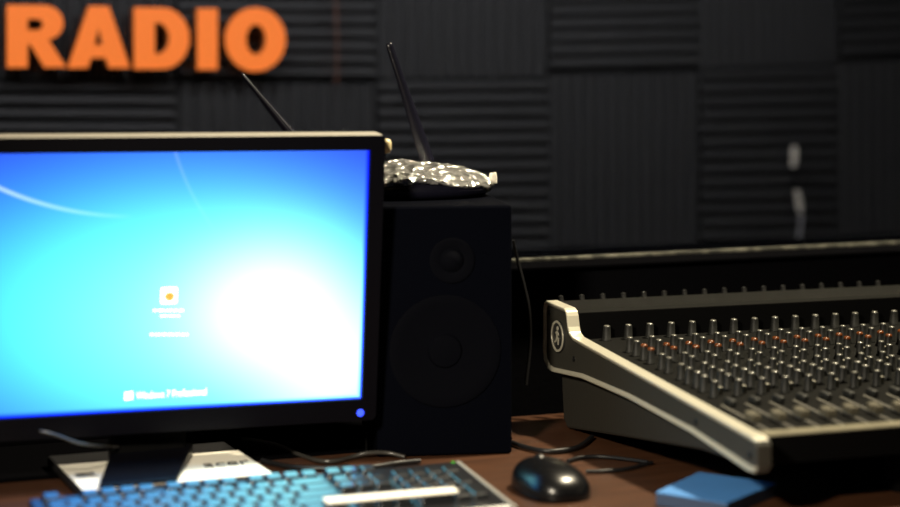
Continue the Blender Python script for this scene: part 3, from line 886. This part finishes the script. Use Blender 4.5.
# pale rounded plug end by the monitor's top right corner, on a lead that runs down behind the screen
root = empty('plugged_lead', at(386.5, 146, 2.164))
tag(root, 'pale rounded plug end peeping out behind the top right corner of the monitor', 'plug')
bm = lathe([(0.0, -0.0085), (0.004, -0.0075), (0.0058, -0.003), (0.0058, 0.004), (0.004, 0.0075), (0, 0.0085)], 16)
obj('plug_end', bm, M['plug'], root, smooth=60)
bm = tube(smooth_path([Vector((0, 0, -0.006)), Vector((-0.006, 0.006, -0.018)), Vector((-0.020, 0.024, -0.035)), Vector((-0.024, 0.028, -0.10)), Vector((-0.024, 0.028, -(root.location.z - DESK - 0.003)))]), 0.0014)
obj('cord', bm, M['front_black'], root, smooth=60)

# ------------------------------------------------------------------ mouse, blue pad
root = empty('computer_mouse', on_z(549, 492, DESK) , R(24))
root.location.z = DESK + 0.0004
tag(root, 'rounded black computer mouse with a bright highlight, right of the keyboard', 'mouse')
def mouse_bm():
    bm = bmesh.new(); bmesh.ops.create_uvsphere(bm, u_segments=36, v_segments=20, radius=1.0)
    for v in bm.verts:
        x, y, z = v.co
        z = max(z, -0.10)
        e = 0.8
        X = math.copysign(abs(x) ** e, x) * 0.0340 * (1 - 0.10 * y)
        Y = math.copysign(abs(y) ** e, y) * 0.054
        zz = (z + 0.10) / 1.1
        Z = (zz ** 0.85) * 0.0325 * (1 + 0.12 * y * 1.0)
        v.co = (X, Y, Z + 0.0004)
    return bm
obj('body', mouse_bm(), M['mouse'], root, smooth=180)
bm = lathe([(0.009, -0.003), (0.0095, -0.001), (0.0095, 0.001), (0.009, 0.003)], 20, T=Matrix.Translation((0, 0.022, 0.0262)) @ Matrix.Rotation(R(90), 4, 'Y'))
obj('scroll_wheel', bm, M['black_plastic'], root, smooth=40)
# blue pad of paper
corners = [on_z(x, y, DESK + 0.0140) for x, y in ((656, 492), (699, 472), (777, 483), (727, 503))]
cc = sum(corners, Vector()) / 4; cc.z = DESK
root = empty('note_pad', cc)
tag(root, 'small blue square pad lying before the corner of the mixing console', 'note pad')
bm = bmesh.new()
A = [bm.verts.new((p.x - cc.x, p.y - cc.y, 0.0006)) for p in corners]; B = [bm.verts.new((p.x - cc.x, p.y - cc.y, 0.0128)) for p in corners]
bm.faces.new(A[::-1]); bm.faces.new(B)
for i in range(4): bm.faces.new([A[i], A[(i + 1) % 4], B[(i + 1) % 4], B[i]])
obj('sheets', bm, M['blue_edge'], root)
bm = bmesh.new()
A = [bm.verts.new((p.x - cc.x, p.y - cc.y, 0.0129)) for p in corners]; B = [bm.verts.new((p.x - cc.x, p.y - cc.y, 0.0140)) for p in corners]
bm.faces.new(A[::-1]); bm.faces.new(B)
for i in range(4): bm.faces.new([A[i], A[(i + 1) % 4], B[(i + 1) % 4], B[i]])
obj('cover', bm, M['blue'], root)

# ------------------------------------------------------------------ cables
def cable(px_pts, label, r=0.0026, m='cable'):
    pts = []
    for p in px_pts:
        if len(p) == 2: pts.append(on_z(p[0], p[1], DESK + r + 0.0008))
        else: pts.append(at(*p))
    o = obj('cable', tube(smooth_path(pts), r), M[m], smooth=60)
    c = pts[0].copy()
    o.data.transform(Matrix.Translation(-c)); o.location = c
    tag(o, label, 'cable')
    return o
cable([(508, 441), (525, 447), (545, 451), (565, 450), (580, 446), (592, 437)], 'black cable curving on the desk between the loudspeaker and the mixing console', 0.003)
cable([(568, 461), (580, 457.5), (600, 456.5), (625, 459), (648, 462)], 'thin black cable running from the mouse under the mixing console', 0.0022)
cable([(586, 471.5), (605, 471), (625, 469), (640, 465.5), (652, 462.5)], 'thin black cable crossing the bare desk right of the mouse, nearest the blue pad', 0.0022)
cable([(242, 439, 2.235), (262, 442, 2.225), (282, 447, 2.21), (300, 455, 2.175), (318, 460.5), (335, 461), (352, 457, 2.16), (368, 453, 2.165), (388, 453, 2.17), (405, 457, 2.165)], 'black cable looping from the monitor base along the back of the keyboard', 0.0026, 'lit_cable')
cable([(262, 461), (290, 466.5), (315, 468.5), (345, 468), (375, 466.5), (398, 463), (420, 461)], 'black cable lying flat between the keyboard and the loudspeaker', 0.003)
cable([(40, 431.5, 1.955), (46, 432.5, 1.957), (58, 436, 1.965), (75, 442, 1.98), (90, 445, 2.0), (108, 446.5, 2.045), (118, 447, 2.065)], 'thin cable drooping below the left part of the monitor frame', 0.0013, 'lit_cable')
cable([(513, 240, 2.445), (517, 258, 2.45), (524, 285, 2.445), (529, 310, 2.44), (530, 345, 2.44), (526, 385, 2.43)], 'thin dark cable hanging down right of the loudspeaker', 0.0022)

# black sheet painting the shade on the desk behind the monitor
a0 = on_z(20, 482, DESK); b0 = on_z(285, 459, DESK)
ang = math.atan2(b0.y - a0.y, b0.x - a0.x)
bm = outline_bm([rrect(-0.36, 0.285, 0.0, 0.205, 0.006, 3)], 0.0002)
mt_ = obj('shade_sheet', bm, M['mat']); mt_.location = (b0.x, b0.y, DESK + 0.0003); mt_.rotation_euler = (0, 0, ang)
tag(mt_, 'thin black sheet standing for the shade on the desk around the monitor base and loudspeaker', 'mat')  # the black sheet is painted shade, not a mat
# ------------------------------------------------------------------ lights
def area(name, loc, size, power, col, target=None, shape='DISK'):
    l = bpy.data.lights.new(name, 'AREA'); l.shape = shape; l.size = size; l.energy = power; l.color = col
    o = bpy.data.objects.new(name, l); COL.objects.link(o); o.location = loc
    if target is not None:
        o.rotation_euler = (Vector(target) - Vector(loc)).to_track_quat('-Z', 'Y').to_euler()
    return o
area('ceiling_lamp', (0.82, 2.42, 2.55), 0.14, 92, (1.0, 0.87, 0.62), (0.30, 2.15, 0.74))
# desk lamp out of frame on the left, shining on the keyboard end of the desk
sp = bpy.data.lights.new('desk_lamp', 'SPOT'); sp.energy = 84; sp.color = (1.0, 0.88, 0.68); sp.spot_size = R(76); sp.spot_blend = 1.0; sp.shadow_soft_size = 0.05
so = bpy.data.objects.new('desk_lamp', sp); COL.objects.link(so); so.location = (-0.30, 1.08, 1.38)
so.rotation_euler = (Vector((0.0, 1.98, DESK)) - so.location).to_track_quat('-Z', 'Y').to_euler()
l = area('booth_lamp', WT @ Vector((0.05, 0.22, 1.72)), 0.2, 8.2, (0.98, 0.98, 1.0), None, 'RECTANGLE')
l.data.shape = 'RECTANGLE'; l.data.size = 1.8; l.data.size_y = 0.12
l.rotation_euler = (Vector((0, 0.68, -0.55)).to_track_quat('-Z', 'Y').to_euler().x, 0, WYAW)

w = bpy.data.worlds.new('world'); sc.world = w; w.use_nodes = True
w.node_tree.nodes['Background'].inputs[0].default_value = (0.02, 0.022, 0.03, 1)
w.node_tree.nodes['Background'].inputs[1].default_value = 0.3

# ------------------------------------------------------------------ camera
cam = bpy.data.cameras.new('camera'); co = bpy.data.objects.new('camera', cam); COL.objects.link(co)
co.location = (0, 0, EYE); co.rotation_euler = (R(90), 0, 0)
cam.sensor_width = 36; cam.lens = F_PX / 900 * 36
cam.shift_y = -(253.5 - HOR) / 900
cam.dof.use_dof = True; cam.dof.focus_distance = 2.30; cam.dof.aperture_fstop = 2.05
cam.clip_start = 0.05
sc.camera = co
sc.view_settings.view_transform = 'Standard'; sc.view_settings.look = 'None'
sc.view_settings.exposure = 0.0; sc.view_settings.gamma = 1.0; sc.view_settings.use_curve_mapping = False
